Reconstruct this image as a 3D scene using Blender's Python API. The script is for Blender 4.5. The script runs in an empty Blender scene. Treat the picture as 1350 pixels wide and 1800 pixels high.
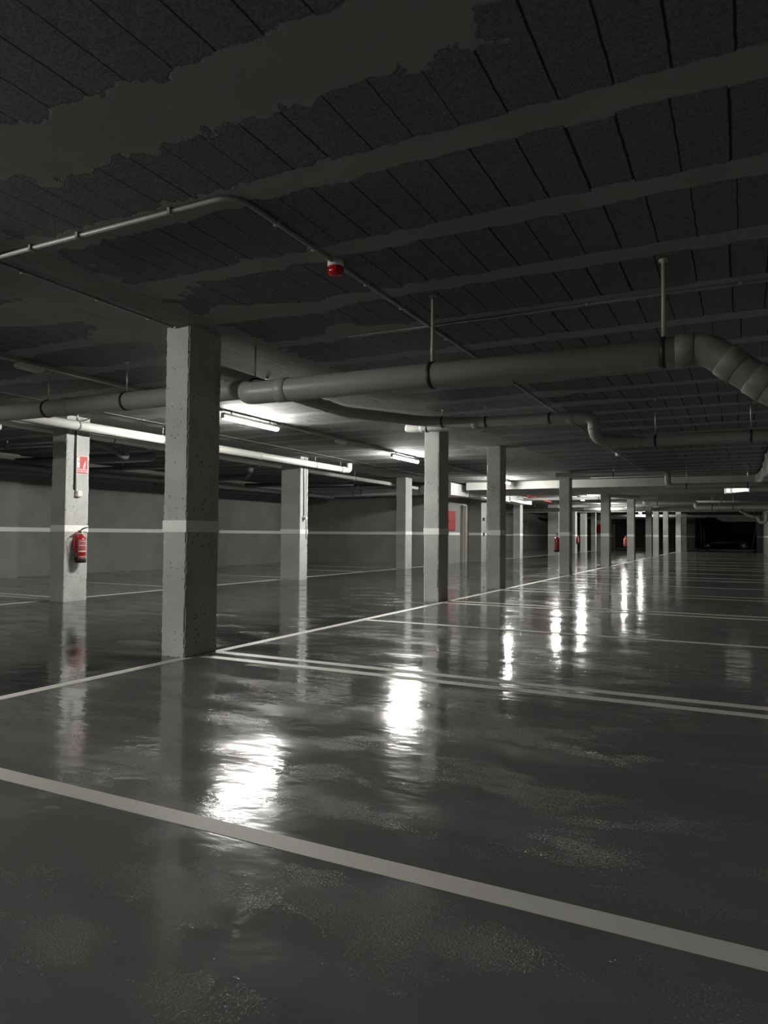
import bpy, bmesh, math, random
from mathutils import Vector, Matrix, noise

random.seed(7)
scene = bpy.context.scene
C = scene.collection
PI = math.pi

# ------------------------------------------------------------------ camera
CAM_H = 1.0
cam_d = bpy.data.cameras.new('camera')
cam = bpy.data.objects.new('camera', cam_d)
C.objects.link(cam)
cam_d.sensor_fit = 'HORIZONTAL'
cam_d.sensor_width = 36.0
cam_d.lens = 36.0 * 1246.0 / 1350.0
cam_d.clip_end = 200
right = Vector((0.89249749, 0.45098577, 0.00775019))
down = Vector((-0.00759865, 0.03221327, -0.99945213))
fwd = Vector((-0.45098835, 0.89194963, 0.03217715))
m3 = Matrix((right, -down, -fwd)).transposed()
cam.matrix_world = Matrix.Translation((0, 0, CAM_H)) @ m3.to_4x4()
scene.camera = cam

# ------------------------------------------------------------------ world and exposure
world = bpy.data.worlds.new('world')
scene.world = world
world.use_nodes = True
world.node_tree.nodes['Background'].inputs[0].default_value = (0.02, 0.02, 0.02, 1)
world.node_tree.nodes['Background'].inputs[1].default_value = 0.2
scene.view_settings.view_transform = 'Standard'
scene.view_settings.look = 'None'
scene.view_settings.exposure = 0.0
scene.view_settings.gamma = 1.0
scene.view_settings.use_curve_mapping = False

TUBE = 480.0          # radiance of the tubes in the driving aisle
LIGHT_X = -6.33
LIGHT_YS = [8.25, 13.5, 20.35, 26.4, 31.2, 37.8, 43.6, 49.8, 1.0, -4.6]
CEIL = 2.70

# ------------------------------------------------------------------ material helpers
def new_mat(name):
    m = bpy.data.materials.new(name)
    m.use_nodes = True
    nt = m.node_tree
    return m, nt, nt.nodes['Principled BSDF']

def N(nt, typ, **kw):
    n = nt.nodes.new(typ)
    for k, v in kw.items():
        setattr(n, k, v)
    return n

def math_n(nt, op, a, b=None, c=None, clamp=False):
    n = nt.nodes.new('ShaderNodeMath')
    n.operation = op
    n.use_clamp = clamp
    for i, v in enumerate((a, b, c)):
        if v is None:
            continue
        if isinstance(v, (int, float)):
            n.inputs[i].default_value = v
        else:
            nt.links.new(v, n.inputs[i])
    return n.outputs[0]

def smooth(nt, v, lo, hi):
    n = nt.nodes.new('ShaderNodeMapRange')
    n.interpolation_type = 'SMOOTHSTEP'
    nt.links.new(v, n.inputs['Value'])
    n.inputs['From Min'].default_value = lo
    n.inputs['From Max'].default_value = hi
    return n.outputs['Result']

def noise_n(nt, vec, scale, detail=2.0, rough=0.5):
    n = nt.nodes.new('ShaderNodeTexNoise')
    n.inputs['Scale'].default_value = scale
    n.inputs['Detail'].default_value = detail
    n.inputs['Roughness'].default_value = rough
    nt.links.new(vec, n.inputs['Vector'])
    return n.outputs['Fac']

def scaled(nt, vec, s, off=(0, 0, 0)):
    n = nt.nodes.new('ShaderNodeMapping')
    n.inputs['Scale'].default_value = s
    n.inputs['Location'].default_value = off
    nt.links.new(vec, n.inputs['Vector'])
    return n.outputs[0]

def mixc(nt, f, a, b):
    n = nt.nodes.new('ShaderNodeMix')
    n.data_type = 'RGBA'
    if isinstance(f, (int, float)):
        n.inputs[0].default_value = f
    else:
        nt.links.new(f, n.inputs[0])
    for i, v in ((6, a), (7, b)):
        if isinstance(v, tuple):
            n.inputs[i].default_value = (*v, 1) if len(v) == 3 else v
        else:
            nt.links.new(v, n.inputs[i])
    return n.outputs[2]

def mixf(nt, f, a, b):
    n = nt.nodes.new('ShaderNodeMix')
    n.data_type = 'FLOAT'
    nt.links.new(f, n.inputs[0])
    for i, v in ((2, a), (3, b)):
        if isinstance(v, (int, float)):
            n.inputs[i].default_value = v
        else:
            nt.links.new(v, n.inputs[i])
    return n.outputs[0]

def bump(nt, h, strength, dist, normal=None):
    n = nt.nodes.new('ShaderNodeBump')
    n.inputs['Strength'].default_value = strength
    n.inputs['Distance'].default_value = dist
    nt.links.new(h, n.inputs['Height'])
    if normal is not None:
        nt.links.new(normal, n.inputs['Normal'])
    return n.outputs[0]

def objco(nt):
    return nt.nodes.new('ShaderNodeTexCoord').outputs['Object']

def simple(name, col, rough=0.6, metal=0.0, var=0.12, scale=6.0, bmp=0.0, bscale=40.0):
    m, nt, b = new_mat(name)
    co = objco(nt)
    n = noise_n(nt, co, scale, 4.0)
    dk = tuple(c * (1 - var) for c in col)
    lt = tuple(min(1, c * (1 + var)) for c in col)
    nt.links.new(mixc(nt, n, dk, lt), b.inputs['Base Color'])
    b.inputs['Roughness'].default_value = rough
    b.inputs['Metallic'].default_value = metal
    if bmp:
        nt.links.new(bump(nt, noise_n(nt, co, bscale, 3.0), bmp, 0.01), b.inputs['Normal'])
    return m

def floor_mat(name, col, streak):
    m, nt, b = new_mat(name)
    co = objco(nt)
    big = noise_n(nt, co, 0.35, 3.0)
    wipe = noise_n(nt, scaled(nt, co, (0.7, 2.6, 1)), 1.1, 5.0, 0.6)
    c = mixc(nt, smooth(nt, wipe, 0.35, 0.75), tuple(x * 0.93 for x in col), tuple(x * 1.08 for x in col))
    nt.links.new(c, b.inputs['Base Color'])
    # dull wiped patches and streaks
    r1 = smooth(nt, wipe, 0.42, 0.68)
    rr = mixf(nt, r1, 0.045, 0.14 + streak)
    rb = math_n(nt, 'MULTIPLY', big, 0.06)
    nt.links.new(math_n(nt, 'ADD', rr, rb), b.inputs['Roughness'])
    b.inputs['IOR'].default_value = 1.47
    # poured resin: long soft swells, roller marks, orange peel in patches
    swell = noise_n(nt, co, 0.9, 2.0)
    roller = noise_n(nt, scaled(nt, co, (1.0, 1.7, 1)), 7.0, 2.0)
    peel = noise_n(nt, co, 125.0, 2.0)
    patch = smooth(nt, noise_n(nt, scaled(nt, co, (1, 1.8, 1), (3.1, 1.7, 0)), 1.6, 4.0, 0.65), 0.46, 0.62)
    n1 = bump(nt, swell, 0.35, 0.02)
    n2 = bump(nt, roller, 0.20, 0.01, n1)
    # mostly clean resin with isolated pimples, crowded together in the patches
    over = math_n(nt, 'SUBTRACT', peel, math_n(nt, 'SUBTRACT', 0.68, math_n(nt, 'MULTIPLY', patch, 0.24)))
    pk = smooth(nt, over, 0.0, 0.14)
    n3 = bump(nt, pk, 0.6, 0.0018, n2)
    nt.links.new(n3, b.inputs['Normal'])
    return m

def concrete_mat(name, col, pits=True, rough=0.75, scale=1.0, keepv=0.34, patchv=0.48):
    m, nt, b = new_mat(name)
    co = objco(nt)
    blot = noise_n(nt, co, 2.2 * scale, 5.0, 0.6)
    fine = noise_n(nt, co, 28.0 * scale, 4.0, 0.6)
    base = mixc(nt, smooth(nt, blot, 0.3, 0.7), tuple(x * 0.86 for x in col), tuple(min(1, x * 1.08) for x in col))
    h = math_n(nt, 'ADD', math_n(nt, 'MULTIPLY', blot, 0.35), math_n(nt, 'MULTIPLY', fine, 0.35))
    if pits:
        v = N(nt, 'ShaderNodeTexVoronoi', feature='F1')
        v.inputs['Scale'].default_value = 38.0
        dis = nt.nodes.new('ShaderNodeTexNoise')
        dis.inputs['Scale'].default_value = 60.0
        dis.inputs['Detail'].default_value = 2.0
        nt.links.new(co, dis.inputs['Vector'])
        dv = nt.nodes.new('ShaderNodeVectorMath'); dv.operation = 'MULTIPLY_ADD'
        nt.links.new(dis.outputs['Color'], dv.inputs[0]); dv.inputs[1].default_value = (.022, .022, .022)
        nt.links.new(co, dv.inputs[2])
        nt.links.new(dv.outputs[0], v.inputs['Vector'])
        keep = smooth(nt, v.outputs['Color'], keepv + .02, keepv - .02)
        sel = smooth(nt, noise_n(nt, co, 2.8, 2.0), patchv - .06, patchv + .07)
        hole = math_n(nt, 'MULTIPLY', smooth(nt, v.outputs['Distance'], 0.28, 0.20), math_n(nt, 'MULTIPLY', keep, sel))
        base = mixc(nt, hole, base, (0.03, 0.03, 0.03))
        h = math_n(nt, 'SUBTRACT', h, math_n(nt, 'MULTIPLY', hole, 1.2))
    nt.links.new(base, b.inputs['Base Color'])
    b.inputs['Roughness'].default_value = rough
    nt.links.new(bump(nt, h, 0.55, 0.008), b.inputs['Normal'])
    return m

def ceiling_mat():
    m, nt, b = new_mat('ribbed_ceiling')
    co = objco(nt)
    sep = nt.nodes.new('ShaderNodeSeparateXYZ')
    nt.links.new(co, sep.inputs[0])
    X, Y = sep.outputs['X'], sep.outputs['Y']
    wob = noise_n(nt, co, 7.0, 5.0, 0.6)          # ragged edge of the smear
    wob = math_n(nt, 'SUBTRACT', wob, 0.5)
    lowv = noise_n(nt, scaled(nt, co, (1, 1, 1), (5.3, 2.2, 0)), 0.75, 2.0)
    yy = math_n(nt, 'SUBTRACT', Y, 2.81)
    idx = math_n(nt, 'FLOOR', math_n(nt, 'ADD', math_n(nt, 'DIVIDE', yy, 0.8), 0.5))
    dy = math_n(nt, 'ABSOLUTE', math_n(nt, 'SUBTRACT', yy, math_n(nt, 'MULTIPLY', idx, 0.8)))
    # joints between the blocks, offset a little in each row
    rnd = nt.nodes.new('ShaderNodeTexWhiteNoise')
    rnd.noise_dimensions = '1D'
    row = math_n(nt, 'FLOOR', math_n(nt, 'DIVIDE', yy, 0.8))
    nt.links.new(row, rnd.inputs['W'])
    xs = math_n(nt, 'ADD', X, math_n(nt, 'MULTIPLY', rnd.outputs['Value'], 0.06))
    xm = math_n(nt, 'ADD', xs, math_n(nt, 'MULTIPLY', math_n(nt, 'SUBTRACT', noise_n(nt, co, 9.0, 3.0), 0.5), 0.012))
    k = math_n(nt, 'DIVIDE', xm, 0.205)
    ki = math_n(nt, 'FLOOR', math_n(nt, 'ADD', k, 0.5))
    dx = math_n(nt, 'MULTIPLY', math_n(nt, 'ABSOLUTE', math_n(nt, 'SUBTRACT', k, ki)), 0.205)
    jw = nt.nodes.new('ShaderNodeTexWhiteNoise')
    jw.noise_dimensions = '2D'
    cv = nt.nodes.new('ShaderNodeCombineXYZ')
    nt.links.new(math_n(nt, 'FLOOR', k), cv.inputs[0]); nt.links.new(row, cv.inputs[1])
    nt.links.new(cv.outputs[0], jw.inputs['Vector'])
    # the rib and the plaster spread over it
    west = smooth(nt, X, -0.9, -2.6)               # smears are broad towards the columns, neat towards the right wall
    ext = math_n(nt, 'MULTIPLY', smooth(nt, lowv, 0.50, 0.74), math_n(nt, 'ADD', math_n(nt, 'MULTIPLY', west, 0.18), 0.03))
    lim = math_n(nt, 'ADD', math_n(nt, 'ADD', 0.085, math_n(nt, 'MULTIPLY', math_n(nt, 'POWER', jw.outputs['Value'], 2.0), 0.03)), ext)
    wamp = math_n(nt, 'ADD', 0.075, math_n(nt, 'MULTIPLY', west, 0.16))
    jr = math_n(nt, 'SUBTRACT', math_n(nt, 'ADD', lim, math_n(nt, 'MULTIPLY', wob, wamp)), dy)
    # flat beams along the column rows
    def strip(xc, hw):
        d = math_n(nt, 'ABSOLUTE', math_n(nt, 'SUBTRACT', X, xc))
        return math_n(nt, 'SUBTRACT', math_n(nt, 'ADD', hw, math_n(nt, 'MULTIPLY', wob, 0.55)), d)
    sm = math_n(nt, 'MAXIMUM', strip(-4.25, 0.52), strip(-8.9, 0.5))
    # solid slab overhead behind the first whole row of blocks
    sy = math_n(nt, 'SUBTRACT', math_n(nt, 'ADD', 0.17, math_n(nt, 'MULTIPLY', wob, 0.30)),
                math_n(nt, 'ABSOLUTE', math_n(nt, 'SUBTRACT', Y, 2.13)))
    sxx = math_n(nt, 'SUBTRACT', 1.15, math_n(nt, 'ABSOLUTE', math_n(nt, 'SUBTRACT', X, -1.9)))
    sol = math_n(nt, 'MINIMUM', sy, math_n(nt, 'ADD', sxx, math_n(nt, 'MULTIPLY', wob, 0.5)))
    f = math_n(nt, 'MAXIMUM', math_n(nt, 'MAXIMUM', jr, sm), sol)
    plaster = smooth(nt, f, -0.003, 0.003)
    wj = math_n(nt, 'ADD', 0.0012, math_n(nt, 'MULTIPLY', jw.outputs['Value'], math_n(nt, 'SUBTRACT', 0.0075, math_n(nt, 'MULTIPLY', west, 0.0045))))
    joint = math_n(nt, 'LESS_THAN', dx, wj)
    joint = math_n(nt, 'MULTIPLY', joint, math_n(nt, 'SUBTRACT', 1.0, plaster))
    # crumbly edge where the plaster stops
    edge = math_n(nt, 'MULTIPLY', smooth(nt, f, -0.012, -0.001), math_n(nt, 'SUBTRACT', 1.0, plaster))
    grain = noise_n(nt, co, 85.0, 4.0, 0.75)
    blotch = noise_n(nt, co, 3.0, 4.0)
    blk = mixc(nt, smooth(nt, grain, 0.3, 0.7), (0.085, 0.0845, 0.083), (0.20, 0.199, 0.195))
    plank = noise_n(nt, scaled(nt, co, (14.0, 0.8, 1)), 2.0, 4.0, 0.6)
    instrip = smooth(nt, sm, -0.02, 0.05)
    plank = mixf(nt, instrip, 0.42, plank)
    pst = mixc(nt, blotch, (0.215, 0.214, 0.21), (0.285, 0.284, 0.277))
    pst = mixc(nt, math_n(nt, 'MULTIPLY', smooth(nt, plank, 0.42, 0.66), 0.6), pst, (0.15, 0.149, 0.145))
    col = mixc(nt, plaster, blk, pst)
    col = mixc(nt, joint, col, (0.008, 0.008, 0.008))
    nt.links.new(col, b.inputs['Base Color'])
    b.inputs['Roughness'].default_value = 0.9
    b.inputs['Specular IOR Level'].default_value = 0.25
    h = math_n(nt, 'ADD', math_n(nt, 'MULTIPLY', smooth(nt, f, -0.008, 0.012), 1.0),
               math_n(nt, 'MULTIPLY', grain, math_n(nt, 'SUBTRACT', 0.55, math_n(nt, 'MULTIPLY', plaster, 0.45))))
    h = math_n(nt, 'SUBTRACT', h, math_n(nt, 'MULTIPLY', joint, 1.0))
    h = math_n(nt, 'SUBTRACT', h, math_n(nt, 'MULTIPLY', edge, 0.5))
    h = math_n(nt, 'ADD', h, math_n(nt, 'MULTIPLY', plank, 0.5))
    nt.links.new(bump(nt, h, 0.9, 0.012), b.inputs['Normal'])
    return m

def emis(name, strength, col=(1.0, 0.985, 0.925)):
    m, nt, b = new_mat(name)
    b.inputs['Base Color'].default_value = (0.8, 0.8, 0.8, 1)
    b.inputs['Emission Color'].default_value = (*col, 1)
    b.inputs['Emission Strength'].default_value = strength
    return m

M = {}
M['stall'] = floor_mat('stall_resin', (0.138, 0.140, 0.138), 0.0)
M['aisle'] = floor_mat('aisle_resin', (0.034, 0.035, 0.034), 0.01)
M['line'] = simple('line_paint', (0.56, 0.545, 0.50), 0.55, var=0.05, scale=3, bmp=0.05)
M['column'] = concrete_mat('column_concrete', (0.42, 0.42, 0.40), keepv=0.37, patchv=0.45)
M['column_few'] = concrete_mat('column_concrete_few_pits', (0.42, 0.42, 0.40), keepv=0.25, patchv=0.54)
M['column_low'] = concrete_mat('column_concrete_low', (0.44, 0.44, 0.41), pits=False)
M['stripe'] = simple('stripe_paint', (0.80, 0.80, 0.77), 0.5, var=0.03)
M['wall'] = concrete_mat('wall_plaster', (0.23, 0.23, 0.222), pits=False, rough=0.7, scale=0.5)
M['ceiling'] = ceiling_mat()
M['beam'] = concrete_mat('beam_concrete', (0.40, 0.40, 0.375), pits=False, scale=0.6)
M['pipe'] = simple('grey_pvc', (0.34, 0.34, 0.32), 0.42, var=0.06, scale=4)
M['pipe_white'] = simple('white_pvc', (0.72, 0.72, 0.68), 0.4, var=0.05, scale=4)
M['pipe_dark'] = simple('dark_pvc', (0.17, 0.17, 0.165), 0.45, var=0.1)
M['pipe_grey2'] = simple('weathered_pvc', (0.26, 0.26, 0.25), 0.45, var=0.08)
M['dirty_pipe'] = simple('stained_pvc', (0.17, 0.165, 0.155), 0.5, var=0.6, scale=9)
M['steel'] = simple('galvanised_steel', (0.55, 0.55, 0.55), 0.38, metal=1.0, var=0.1, scale=12)
M['duct'] = simple('galvanised_duct', (0.80, 0.81, 0.81), 0.36, metal=0.4, var=0.08, scale=5, bmp=0.25, bscale=3.0)
M['shiny_duct'] = simple('shiny_galvanised_duct', (0.86, 0.87, 0.87), 0.30, metal=1.0, var=0.05, scale=5, bmp=0.3, bscale=4.0)
M['conduit'] = simple('grey_conduit', (0.25, 0.25, 0.24), 0.45)
M['conduit_w'] = simple('pale_conduit', (0.62, 0.62, 0.60), 0.45)
M['black'] = simple('black_rubber', (0.014, 0.014, 0.014), 0.5)
M['red'] = simple('red_enamel', (0.30, 0.008, 0.012), 0.28, var=0.08)
M['redm'] = simple('red_cabinet_paint', (0.33, 0.006, 0.005), 0.7, var=0.06)
M['sign_red'] = simple('sign_red', (0.42, 0.008, 0.018), 0.45, var=0.03)
M['sign_white'] = simple('sign_white', (0.62, 0.60, 0.60), 0.5, var=0.02)
M['red_lens'] = simple('red_lens', (0.42, 0.008, 0.008), 0.2, var=0.1)
M['housing'] = simple('lamp_housing', (0.62, 0.62, 0.58), 0.5)
M['tube'] = emis('lit_tube', TUBE)
M['car'] = simple('black_car_paint', (0.006, 0.006, 0.007), 0.15, var=0.02)
M['glass'] = simple('dark_glass', (0.01, 0.01, 0.012), 0.05, var=0.02)
M['alloy'] = simple('alloy', (0.35, 0.35, 0.35), 0.25, metal=1.0)
M['dark_wall'] = concrete_mat('unlit_wall', (0.16, 0.16, 0.155), pits=False)  # darker copy of the wall colour, the bay's lack of light painted in
M['brass'] = simple('brass', (0.7, 0.6, 0.35), 0.3, metal=1.0)
M['door'] = simple('door_paint', (0.035, 0.033, 0.03), 0.5, var=0.05)
M['jamb'] = simple('jamb_paint', (0.38, 0.37, 0.32), 0.5, var=0.05)

# ------------------------------------------------------------------ object helpers
def obj(name, bm, mat, parent=None, smooth_=False):
    me = bpy.data.meshes.new(name)
    bmesh.ops.recalc_face_normals(bm, faces=bm.faces)
    bm.to_mesh(me)
    bm.free()
    if isinstance(mat, (list, tuple)):
        for x in mat:
            me.materials.append(x)
    else:
        me.materials.append(mat)
    if smooth_:
        for p in me.polygons:
            p.use_smooth = True
    o = bpy.data.objects.new(name, me)
    C.objects.link(o)
    if parent is not None:
        o.parent = parent
        if parent.type == 'EMPTY':
            o.matrix_parent_inverse = Matrix.Identity(4)
    return o

def tag(o, label=None, cat=None, group=None, kind=None):
    if label: o['label'] = label
    if cat: o['category'] = cat
    if group: o['group'] = group
    if kind: o['kind'] = kind
    return o

def thing(name, label, cat, loc=(0, 0, 0), rotz=0.0, group=None):
    o = bpy.data.objects.new(name, None)
    C.objects.link(o)
    o.empty_display_size = 0.1
    o.location = loc
    o.rotation_euler = (0, 0, rotz)
    return tag(o, label, cat, group)

KIDS = {}
def copy_tree(o, parent=None):
    c = o.copy()
    C.objects.link(c)
    if parent is not None:
        c.parent = parent
    for ch in [x for x in bpy.data.objects if x.parent == o]:
        copy_tree(ch, c)
    return c

def box(bm, x0, x1, y0, y1, z0, z1, bev=0.0):
    vs = [bm.verts.new((x, y, z)) for x in (x0, x1) for y in (y0, y1) for z in (z0, z1)]
    idx = [(0, 1, 3, 2), (4, 6, 7, 5), (0, 4, 5, 1), (2, 3, 7, 6), (0, 2, 6, 4), (1, 5, 7, 3)]
    fs = [bm.faces.new([vs[i] for i in f]) for f in idx]
    if bev > 0:
        es = list({e for f in fs for e in f.edges})
        bmesh.ops.bevel(bm, geom=es, offset=bev, segments=2, affect='EDGES', profile=0.5)
    return bm

def B(*a, **k):
    return box(bmesh.new(), *a, **k)

def ring_frame(t):
    t = t.normalized()
    up = Vector((0, 0, 1)) if abs(t.z) < 0.9 else Vector((1, 0, 0))
    a = t.cross(up).normalized()
    return a, a.cross(t).normalized()

def sweep(bm, pts, r, seg=20, cap=True):
    """tube through the points; r is a number or a list"""
    pts = [Vector(p) for p in pts]
    n = len(pts)
    rs = r if isinstance(r, (list, tuple)) else [r] * n
    tang = []
    for i in range(n):
        if i == 0: t = pts[1] - pts[0]
        elif i == n - 1: t = pts[-1] - pts[-2]
        else: t = (pts[i] - pts[i - 1]).normalized() + (pts[i + 1] - pts[i]).normalized()
        tang.append(t.normalized())
    a, b_ = ring_frame(tang[0])
    rings = []
    for i in range(n):
        if i > 0:
            q = tang[i - 1].rotation_difference(tang[i])
            a = q @ a
            b_ = q @ b_
        rings.append([bm.verts.new(pts[i] + (a * math.cos(2 * PI * k / seg) + b_ * math.sin(2 * PI * k / seg)) * rs[i]) for k in range(seg)])
    for i in range(n - 1):
        for k in range(seg):
            bm.faces.new((rings[i][k], rings[i][(k + 1) % seg], rings[i + 1][(k + 1) % seg], rings[i + 1][k]))
    if cap:
        bm.faces.new(rings[0]); bm.faces.new(rings[-1][::-1])
    return bm

def rounded(pts, rad, steps=6):
    """round the inner corners of a polyline"""
    pts = [Vector(p) for p in pts]
    out = [pts[0]]
    for i in range(1, len(pts) - 1):
        p, a, b_ = pts[i], pts[i - 1], pts[i + 1]
        d1, d2 = (a - p), (b_ - p)
        r = min(rad, d1.length * 0.49, d2.length * 0.49)
        s, e = p + d1.normalized() * r, p + d2.normalized() * r
        for k in range(steps + 1):
            t = k / steps
            out.append(s * (1 - t) ** 2 + p * 2 * t * (1 - t) + e * t ** 2)
    out.append(pts[-1])
    return out

def lathe(bm, prof, seg=24, mtx=None):
    rings = []
    for (r, z) in prof:
        rings.append([bm.verts.new((max(r, 1e-4) * math.cos(2 * PI * k / seg), max(r, 1e-4) * math.sin(2 * PI * k / seg), z)) for k in range(seg)])
    for i in range(len(rings) - 1):
        for k in range(seg):
            bm.faces.new((rings[i][k], rings[i][(k + 1) % seg], rings[i + 1][(k + 1) % seg], rings[i + 1][k]))
    bm.faces.new(rings[0][::-1]); bm.faces.new(rings[-1])
    if mtx is not None:
        bmesh.ops.transform(bm, matrix=mtx, verts=bm.verts)
    return bm

def pipe_thing(name, label, cat, pts, r, mat, bend=0.12, hangers=(), couplings=(), group=None, seg=22, clamp_mat=None, rod_r=0.007, ceil=CEIL):
    """pts in world coordinates; hangers: list of points on the pipe axis; couplings: (point, direction)"""
    o = thing(name, label, cat, pts[0], group=group)
    off = Vector(pts[0])
    L = lambda p: Vector(p) - off
    obj('pipe_run', sweep(bmesh.new(), [L(p) for p in rounded(pts, bend)], r, seg), mat, o, True)
    for (p, d) in couplings:
        d = Vector(d).normalized(); p = L(p)
        w = r * 0.55
        obj('coupling', sweep(bmesh.new(), [p - d * w, p - d * (w - .004), p + d * (w - .004), p + d * w], [r + .002, r + .006, r + .006, r + .002], seg), mat, o, True)
    for h in hangers:
        p = Vector(h[:3]); d = Vector(h[3:6]).normalized() if len(h) > 3 else Vector((1, 0, 0))
        q = L(p)
        cl = obj('pipe_clamp', sweep(bmesh.new(), [q - d * .014, q - d * .012, q + d * .012, q + d * .014], [r + .001, r + .007, r + .007, r + .001], seg), clamp_mat or M['black'], o, True)
        rb = bmesh.new()
        sweep(rb, [q + Vector((0, 0, r + .004)), L((p.x, p.y, ceil + .005))], rod_r, 10)
        sweep(rb, [L((p.x, p.y, ceil - .012)), L((p.x, p.y, ceil + .003))], rod_r * 2.2, 10)
        obj('hanger_rod', rb, M['steel'] if rod_r < .01 else M['pipe'], o, True)
    return o

# ------------------------------------------------------------------ setting: floor
XW, XE, YS, YN = -14.4, 1.25, -8.0, 60.0
bm = bmesh.new()
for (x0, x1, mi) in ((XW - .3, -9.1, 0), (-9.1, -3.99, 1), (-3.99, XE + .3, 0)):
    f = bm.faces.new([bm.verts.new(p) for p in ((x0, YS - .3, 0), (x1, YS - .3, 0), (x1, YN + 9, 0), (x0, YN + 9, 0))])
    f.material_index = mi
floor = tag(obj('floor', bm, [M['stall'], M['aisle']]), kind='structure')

def line(x0, x1, y0, y1):
    obj('bay_line', B(x0, x1, y0, y1, 0.0003, 0.0016), M['line'], floor)
w = 0.045
line(-4.035, -3.945, YS, 59.5)
line(-9.145, -9.055, YS, 21.9)
line(-9.145, -9.055, 28, 56)
for y in (1.935, 4.53, 4.745, 7.37, 9.79, 10.135, 12.68, 13.25, 15.5, 17.9, 19.1, 21.3, 23.9, 25.4, 28.1, 30.8, 32.0, 34.6, 36.4, 37.5, 40.0, 42.6, 44.9, 47.5, 50.2, -0.7, -3.3):
    line(-3.95, XE, y - w, y + w)
for y in (1.9, 4.5, 7.22, 7.5, 10.05, 12.9, 13.55, 16.9, 19.1, 30.6, 33.2, 36, 39, 42):
    line(XW, -9.14, y - w, y + w)

# ------------------------------------------------------------------ setting: ceiling and walls
bm = bmesh.new()
box(bm, XW - .3, XE + .3, YS - .3, YN + 9, CEIL, CEIL + .3)
tag(obj('ceiling', bm, M['ceiling']), kind='structure')

def wall(name, boxes, stripes, mat=None, smat=None):
    bm = bmesh.new()
    for b_ in boxes:
        box(bm, *b_)
    o = tag(obj(name, bm, mat or M['wall']), kind='structure')
    for s in stripes:
        obj('wall_stripe', B(*s), smat or M['stripe'], o)
    return o
Z0, Z1 = 1.01, 1.105
e = 0.003
wall('wall_left', [(XW - .3, XW, YS, YN + 9, 0, CEIL), (XW, XW + .22, YS, 10.28, 0, CEIL)],
     [(XW, XW + e, 10.28, 22, Z0, Z1), (XW + .22, XW + .22 + e, YS, 10.28, Z0, Z1), (XW, XW + e, 27.6, YN, Z0, Z1)])
wall('wall_right', [(XE, XE + .3, YS, YN + 9, 0, CEIL)], [(XE - e, XE, YS, YN, Z0, Z1)])
wall('wall_back', [(XW, XE, YS - .3, YS, 0, CEIL)], [(XW, XE, YS, YS + e, Z0, Z1)])
# stair core on the left with its recessed doorway
wall('wall_core', [(XW, -9.3, 22.0, 24.6, 0, CEIL), (XW, -9.44, 24.6, 25.25, 0, CEIL), (-9.44, -9.3, 24.6, 25.25, 2.16, CEIL),
                   (XW, -9.3, 25.25, 27.6, 0, CEIL), (-9.3, -8.8, 25.55, 27.6, 0, CEIL)],
     [(XW, -9.3 + e, 22.0 - e, 22.0, Z0, Z1), (-9.3, -9.3 + e, 22.0, 24.6, Z0, Z1), (-9.3, -8.8 + e, 25.55 - e, 25.55, Z0, Z1), (-8.8, -8.8 + e, 25.55, 27.6, Z0, Z1)])
# far end wall with a wide gate and an opening to the next bay
wall('wall_end', [(XW, -9.35, YN, YN + .3, 0, CEIL), (-4.28, -3.28, YN, YN + .3, 0, CEIL), (-9.35, -4.28, YN, YN + .3, 2.6, CEIL),
                  (-3.28, XE, YN, YN + .3, 2.5, CEIL), (0.95, XE, YN, YN + .3, 0, 2.5)],
     [(XW, -9.35, YN - e, YN, Z0, Z1), (-4.28, -3.28, YN - e, YN, Z0, Z1), (.95, XE, YN - e, YN, Z0, Z1)])
wall('wall_bay', [(XW, XE, YN + 8.5, YN + 9, 0, CEIL)], [(XW, XE, YN + 8.5 - e, YN + 8.5, Z0, Z1)], M['dark_wall'], M['wall'])  # stripe takes the plain wall colour, dimmed to match the unlit bay
# door in the core
dr = tag(obj('door_1', B(-9.44, -9.40, 24.63, 24.98, 0.0, 2.12, bev=.004), M['door']), kind='structure')
bm = bmesh.new()
box(bm, -9.40, -9.29, 24.98, 25.02, 0, 2.16); box(bm, -9.40, -9.29, 25.19, 25.25, 0, 2.16); box(bm, -9.40, -9.29, 24.6, 24.63, 0, 2.16)
box(bm, -9.40, -9.29, 24.63, 24.98, 2.12, 2.16); box(bm, -9.40, -9.29, 25.02, 25.19, 2.12, 2.16)
obj('door_frame', bm, M['jamb'], dr)
obj('dark_gap_panel', B(-9.44, -9.40, 24.98, 25.25, 0, 2.16), M['door'], dr)  # dark sheet standing in for the shaded gap between the jambs
bm = bmesh.new(); sweep(bm, rounded([(-9.40, 24.93, 1.02), (-9.35, 24.93, 1.02), (-9.35, 24.83, 1.02)], .02), .009, 10)
obj('door_handle', bm, M['steel'], dr, True)
# sloping soffit over the far opening
bm = bmesh.new()
vs = [(-1.9, 2.5), (-1.3, 2.2), (.95, 2.2), (.95, 2.5)]
fr = [bm.verts.new((x, YN - .1, z)) for x, z in vs]; bk = [bm.verts.new((x, YN + .6, z)) for x, z in vs]
bm.faces.new(fr); bm.faces.new(bk[::-1])
for i in range(4): bm.faces.new((fr[i], bk[i], bk[(i + 1) % 4], fr[(i + 1) % 4]))
tag(obj('trim_1', bm, M['beam']), kind='structure')
tag(obj('trim_2', B(-9.3, -.0 + .9, YN - .35, YN + .3, 0, .09, bev=.01), M['wall']), kind='structure')

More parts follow.
